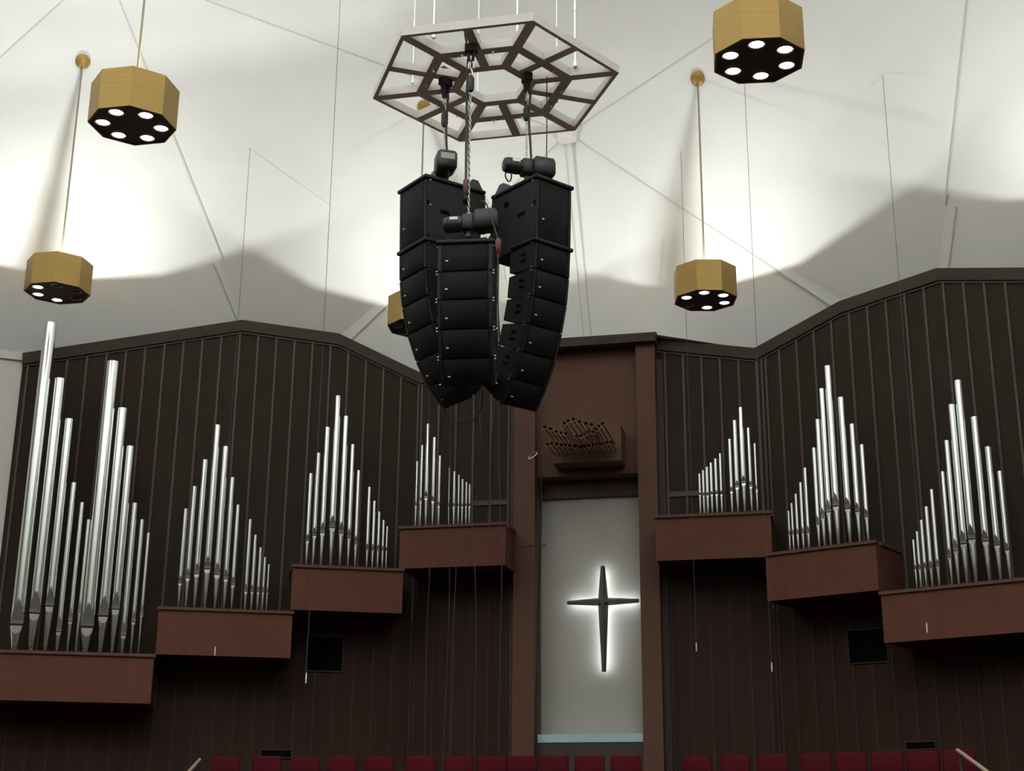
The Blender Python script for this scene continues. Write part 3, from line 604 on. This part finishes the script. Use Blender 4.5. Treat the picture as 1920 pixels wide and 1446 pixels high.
# ---------------------------------------------------------------- loudspeaker columns
def cabinet_shape(w, h, dep, rear):
    m = MB(); q = .10; z0, z1 = -h*(1-rear)/2, -h*(1+rear)/2
    x = w/2
    # enclosure: full height at the front, tapering to the rear
    side = [(.012, -.004), (q, -.006), (dep, z0), (dep, z1), (q, -h+.006), (.012, -h+.004)]
    m.hexa([(-x, y, z) for y, z in side], [(x, y, z) for y, z in reversed(side)][::-1])
    return m
def column(ang, front, ztop, widths, cabs, pos):
    w = widths; a = R(ang)
    n = Vector((math.sin(a), -math.cos(a), 0)); off = 0.0; z = ztop; count = 0; nlist = sum(1 for c in cabs if c[0] == 'array')
    for kind, h, tilt, fly in cabs:
        t = R(tilt); base = Vector((front[0], front[1], z)) + n*off
        if kind == 'sub':
            c = thing('bass_speaker', f'large black bass cabinet at the top of the {pos} loudspeaker column', 'loudspeaker', base, 0, 'bass cabinets'); dep, rear = .86, 1.0
        else:
            nm = ORD[count] if count < nlist-1 else 'lowest'; count += 1
            c = thing('array_speaker', f'black line array cabinet, {nm} in the {pos} loudspeaker column', 'loudspeaker', base, 0, f'cabinets of the {pos} column'); dep, rear = .46, .74
        c.rotation_euler = (t, 0, a)
        cabinet_shape(w, h, dep, rear).build('enclosure', M_BLACK, c)
        ck = .05
        MB().bbox((0, .003, -h/2), (w-2*ck, .018, h-.024), .006).build('grille', M_GRILLE, c)
        for sg in (-1, 1):
            MB().box((sg*(w/2-.022), .006, -h/2), (.034, .016, h-.03)).build('corner_strip', M_BLACK, c)
        MB().box((-w/2+.105, -.008, -h*.62), (.030, .006, .013)).build('badge', M_LABEL, c)
        xs = w/2+.0015
        if kind == 'sub':
            for sg in (-1, 1):
                MB().box((sg*xs, .27, -h*.47), (.004, .13, .05)).build('hand_hole', M_RECESS, c)
                MB().lathe([(.045, -.003), (.045, .003)], 14, Matrix.Translation((sg*xs, .57, -h*.2)) @ Matrix.Rotation(PI/2, 4, 'Y')).build('rear_port', M_RECESS, c)
                for q in (.38, .93): MB().box((sg*xs, .03, -h*q), (.004, .03, .06)).build('latch_slot', M_RECESS, c)
            pins = [(.05, -.02), (.05, -h*.42), (.05, -h+.03), (.30, -h+.04)]
            br = MB().hexa([(-w/2+.02, .56, .03), (w/2-.02, .56, .03), (w/2-.02, .86, .03), (-w/2+.02, .86, .03)], [(-w/2+.06, .72, .20), (w/2-.06, .72, .20), (w/2-.06, .80, .20), (-w/2+.06, .80, .20)]); br.build('rear_bracket', M_HOIST, c)
        else:
            for sg in (-1, 1):
                for q in (.36, .60): MB().box((sg*xs, .21, -h*q), (.004, .085, .035)).build('hand_hole', M_RECESS, c)
            pins = [(.035, -.02), (.035, -h+.02)]
        for sg in (-1, 1):
            for y, zz in pins:
                MB().lathe([(.009, -.012), (.009, .012)], 8, Matrix.Translation((sg*(w/2+.008), y, zz)) @ Matrix.Rotation(PI/2, 4, 'Y')).build('rigging_pin', M_STEEL, c)
        if fly:
            MB().bbox((0, dep*.5-.015, .024), (w+.05, dep+.02, .045), .008).build('fly_frame', M_BLACK, c)
        off -= h*math.sin(t); z -= h*math.cos(t)
    return z
tR_ = Vector((math.cos(R(51.5)), math.sin(R(51.5)), 0)); tL_ = Vector((-math.cos(R(40)), math.sin(R(40)), 0))
fR_ = Vector((-3.265, 15.036, 0))+tR_*.275; fL_ = Vector((-4.53, 14.762, 0))+tL_*.29; fC_ = Vector((-3.95, 14.44, 0))
def side_cabs(tilts): return [('sub', .80, 1.5, True)]+[('array', .33, t, i == 0) for i, t in enumerate(tilts)]
column(51.5, fR_, 9.09, .54, side_cabs([4, 8, 15, 20, 29, 38]), 'right')
column(-40, fL_, 9.09, .57, side_cabs([2, 8, 15, 23, 32, 45]), 'left')
column(7, fC_, 8.06, .62, [('array', .345, -3, True), ('array', .33, 4, False), ('array', .33, 16, False), ('array', .33, 24, False), ('array', .33, 36, False)], 'front')
rigging(-3.99, 14.69, 8.55, 8, 'front', 8.1, .22); rigging(-4.51, 15.40, 9.50, 62, 'left', 9.13, .26); rigging(-3.49, 15.51, 9.50, -60, 'right', 9.13, .24)
hoist(-3.99, 14.72, 8.43, 4, 'black chain hoist with a white plate in front of the bass cabinets'); hoist(-4.50, 15.30, 9.42, -62, 'black chain hoist with a grey end plate on top of the left bass cabinet', True)
hoist(-3.47, 15.42, 9.42, 32+180-180, 'black chain hoist with a small white plate on top of the right bass cabinet')
tag(MB().box((-3.745, 14.45, 8.135), (.062, .006, .034)).build('rating_card', M_LABEL), 'small white card standing on the top bar of the front loudspeaker column', 'label')

def cable(pts, r, m, label, name='speaker_cable', cat='cable', n=4, group=None):
    return tag(MB().tube(smooth_path(pts, n), r, 6).build(name, m), label, cat, group)
cable([(-4.04, 14.75, 10.76), (-4.05, 14.75, 10.2), (-4.04, 14.72, 9.6), (-4.002, 14.60, 8.94)], .016, M_CABLE, 'thick black cable hanging just left of the front lifting chain', group='black cables under the frame')
cable([(-4.00, 14.80, 10.76), (-4.03, 14.82, 10.2), (-4.05, 14.86, 9.6), (-4.05, 14.92, 9.0), (-4.05, 14.95, 8.5)], .011, M_CABLE, 'thin black cable hanging behind the thick one left of the front chain', group='black cables under the frame')
cable([(-4.46, 15.36, 10.5), (-4.47, 15.34, 10.1), (-4.45, 15.30, 9.8), (-4.42, 15.26, 9.52)], .015, M_CABLE, 'black cable dropping from the frame to the left chain hoist', group='black cables under the frame')
cable([(-3.44, 15.50, 10.5), (-3.45, 15.46, 10.1), (-3.43, 15.44, 9.8), (-3.41, 15.42, 9.5)], .015, M_CABLE, 'black cable dropping from the frame to the right chain hoist', group='black cables under the frame')
cable([(-3.26, 15.62, 10.76), (-3.26, 15.62, 10.2), (-3.26, 15.60, 9.46)], .007, M_CABLE, 'thin black cable at the right side of the right chain hoist', group='black cables under the frame')
def plug(x, y, z, H, label):
    t = thing('cable_plug', label, 'plug', (x, y, z), 0)
    MB().lathe([(.018, 0), (.032, .02), (.034, H-.03), (.020, H)], 12).build('plug_body', M_REDPLUG, t)
    MB().lathe([(.016, -.05), (.020, 0)], 10).build('strain_relief', M_CABLE, t)
plug(-4.002, 14.60, 8.73, .21, 'dark red cable plug hanging left of the front chain hoist')
plug(-3.55, 14.36, 7.86, .19, 'dark red cable plug hanging at the right edge of the front loudspeaker column')
cable([(-3.80, 14.55, 8.62), (-3.70, 14.40, 8.50), (-3.60, 14.36, 8.2), (-3.55, 14.36, 8.03)], .010, M_CABLE, 'short black cable running from the front hoist to the right red plug')
cable([(-3.55, 14.36, 7.84), (-3.55, 14.37, 7.3), (-3.555, 14.5, 6.9), (-3.60, 14.8, 6.6)], .009, M_CABLE, 'black cable hanging down the right side of the front loudspeaker column')
cable([(-4.514, 15.5, 6.62), (-4.473, 15.6, 6.435), (-4.393, 15.6, 6.346), (-4.295, 15.6, 6.301), (-4.18, 15.6, 6.32), (-4.072, 15.6, 6.398), (-4.003, 15.5, 6.54), (-3.98, 15.3, 6.75)], .007, M_CABLE, 'black cable loop sagging below the loudspeaker columns')
CB = [[(-6.214, 8.6), (-6.154, 6.124), (-6.124, 5.631), (-6.145, 4.51), (-6.122, 2.0)], [(-5.85, 8.7), (-5.837, 6.234), (-5.814, 5.58), (-5.816, 4.503), (-5.875, 2.0)],
      [(-5.79, 8.8), (-5.725, 6.106), (-5.714, 5.552), (-5.734, 4.501), (-5.737, 2.0)], [(-5.481, 8.9), (-5.467, 6.178), (-5.424, 5.566), (-5.383, 4.493), (-5.397, 2.0)],
      [(-5.10, 8.9), (-5.036, 6.201), (-5.005, 5.575), (-5.019, 4.484), (-5.024, 2.0)]]
for i, c in enumerate(CB):
    zc = 10.7 if c[0][0] > -5.2 else (23.218+.286*c[0][0]-.749*20.7)/.597+1.6
    cable([(c[0][0], 20.7, zc)]+[(x, 20.7, z) for x, z in c], .0065, M_BROWNCABLE, f'thin brown cable hanging in front of the highest left chest, {ORD[i]} from left', 'hanging_cable', 'cable', 4, 'cables hanging before the highest left chest')
cable([(-5.19, 20.9, 10.7), (-5.20, 20.9, 9.0), (-5.207, 20.9, 8.161), (-5.243, 20.9, 7.558), (-5.244, 20.9, 6.962), (-5.278, 20.9, 6.336), (-5.217, 20.9, 6.086), (-5.023, 20.9, 5.914), (-4.858, 20.9, 5.892), (-4.652, 21.2, 5.965), (-4.53, 21.62, 6.06)], .009, M_CABLE, 'black cable swagging from the loudspeakers across to the left niche column', 'hanging_cable')
cable([(-5.42, 20.9, 11.45), (-5.43, 20.95, 8.9), (-5.446, 20.95, 8.019), (-5.405, 20.95, 7.567), (-5.50, 21.10, 7.144), (-5.55, 21.30, 6.325)], .006, M_BROWNCABLE, 'thin wavy cable ending on top of the highest left chest', 'hanging_cable')
cable([(-4.664, 21.71, 6.8), (-4.654, 21.70, 5.851), (-4.669, 21.70, 5.021), (-4.676, 21.70, 4.208), (-4.691, 21.70, 3.65), (-4.698, 21.70, 2.9), (-4.70, 21.71, 2.0)], .012, M_CABLE, 'black cable running down the left edge of the cream niche', 'hanging_cable')
cable([(-4.64, 21.70, 9.0), (-4.635, 21.70, 7.9), (-4.613, 21.70, 6.785), (-4.629, 21.69, 5.934), (-4.653, 21.69, 5.185), (-4.645, 21.69, 4.208), (-4.681, 21.69, 2.868), (-4.68, 21.70, 2.0)], .008, M_CABLE, 'thinner black cable running the whole height of the left niche column', 'hanging_cable')
cable([(-4.792, 21.70, 7.529), (-4.827, 21.69, 7.505), (-4.809, 21.68, 7.477), (-4.74, 21.68, 7.509), (-4.688, 21.69, 7.559), (-4.705, 21.70, 7.586), (-4.766, 21.71, 7.563)], .006, M_STEEL, 'small coil of pale cable on the left niche column', 'cable_coil')

# ---------------------------------------------------------------- choir microphones on long thin wires
WIRES = [(-6.392, 16.5, 3.435, 16.3, 'second from left, passing the third chest'), (-8.837, 19.2, 4.147, 12.19, 'leftmost, before the second chest'),
         (-2.121, 20.45, 4.219, 12.00, 'third from left, right of the cross'), (-1.043, 19.6, 3.822, 12.66, 'fourth from left, between two right chests'), (0.956, 19.2, 4.231, 12.26, 'rightmost, before the lowest right chest')]
for x, y, z0, z1, lab in WIRES:
    t = thing('hanging_microphone', f'small microphone on a long thin ceiling wire, {lab}', 'microphone', (x, y, z0), 0, 'microphones on ceiling wires')
    MB().tube([(0, 0, .12), (0, 0, z1-z0)], .0036, 5).build('wire', M_WIRE, t)
    MB().lathe([(.004, 0), (.008, .015), (.008, .10), (.004, .13)], 8).build('capsule', M_LABEL, t)

# ---------------------------------------------------------------- choir chairs, only their backs rise into the picture
def make_chair():
    r = thing('choir_chair', 'x', 'chair', (0, 0, LOFT))
    MB().bbox((0, .21, .63), (.42, .065, .44), .022).build('backrest', M_SEAT, r)
    MB().bbox((0, 0, .44), (.43, .46, .08), .03).build('seat', M_SEAT, r)
    for sx in (-1, 1):
        MB().tube([(sx*.175, -.18, .40), (sx*.185, -.20, 0)], .012, 6).build('leg', M_CHAIRFRAME, r)
        MB().tube([(sx*.175, .19, .42), (sx*.185, .24, 0)], .012, 6).build('leg', M_CHAIRFRAME, r)
        MB().tube([(sx*.165, .19, .40), (sx*.165, .235, .80)], .011, 6).build('back_post', M_CHAIRFRAME, r)
    return r
def copy_tree(o):
    c = o.copy(); C.objects.link(c)
    for ch in o.children:
        d = ch.copy(); C.objects.link(d); d.parent = c
    return c
ROW = [(-8.85, 19.86), (-8.24, 19.92), (-7.68, 19.98), (-7.14, 20.03), (-6.61, 20.09), (-6.02, 20.15), (-5.48, 20.2), (-5.01, 20.25), (-4.58, 20.29), (-4.12, 20.23), (-3.62, 20.26), (-3.12, 20.29),
       (-2.15, 20.44), (-1.62, 20.32), (-1.12, 20.19), (-.54, 20.03), (-.09, 19.92), (.37, 19.8), (.81, 19.68), (1.245, 19.565)]
proto = make_chair()
bases = [copy_tree(proto) for _ in ROW[1:]]
for i, (x, y) in enumerate(ROW):
    o = proto if i == 0 else bases[i-1]
    rz = R(5) if i < 9 else (R(2) if i < 12 else R(-15))
    o.rotation_euler = (0, 0, rz); o.location = (x+.24*math.sin(rz), y-.24*math.cos(rz), LOFT)
    part, j, n = (('left of the niche', i, 9) if i < 9 else ('below the cross niche', i-9, 3) if i < 12 else ('right of the niche', i-12, 8))
    o['label'] = f'red upholstered choir chair, {ORD[j]} from left in the row of {n} {part}'; o['group'] = 'red choir chairs'
def handrail(a, b, label):
    t = thing('handrail', label, 'handrail', (a[0], a[1], 0))
    d = Vector(b)-Vector(a)
    MB().tube([(0, 0, a[2]), (d.x, d.y, b[2])], .024, 8).build('rail', M_RAIL, t)
    for q in (.06, .9):
        MB().tube([(d.x*q, d.y*q, a[2]+(b[2]-a[2])*q-.02), (d.x*q, d.y*q, LOFT if a[1]+d.y*q > 18.2 else 0)], .018, 8).build('post', M_CHAIRFRAME, t)
handrail((-8.997, 19.3, 2.72), (-8.72, 18.3, 2.46), 'pale wooden handrail sloping down at the bottom left')
handrail((1.175, 18.7, 2.745), (1.46, 16.4, 2.26), 'pale wooden handrail sloping down at the bottom right')
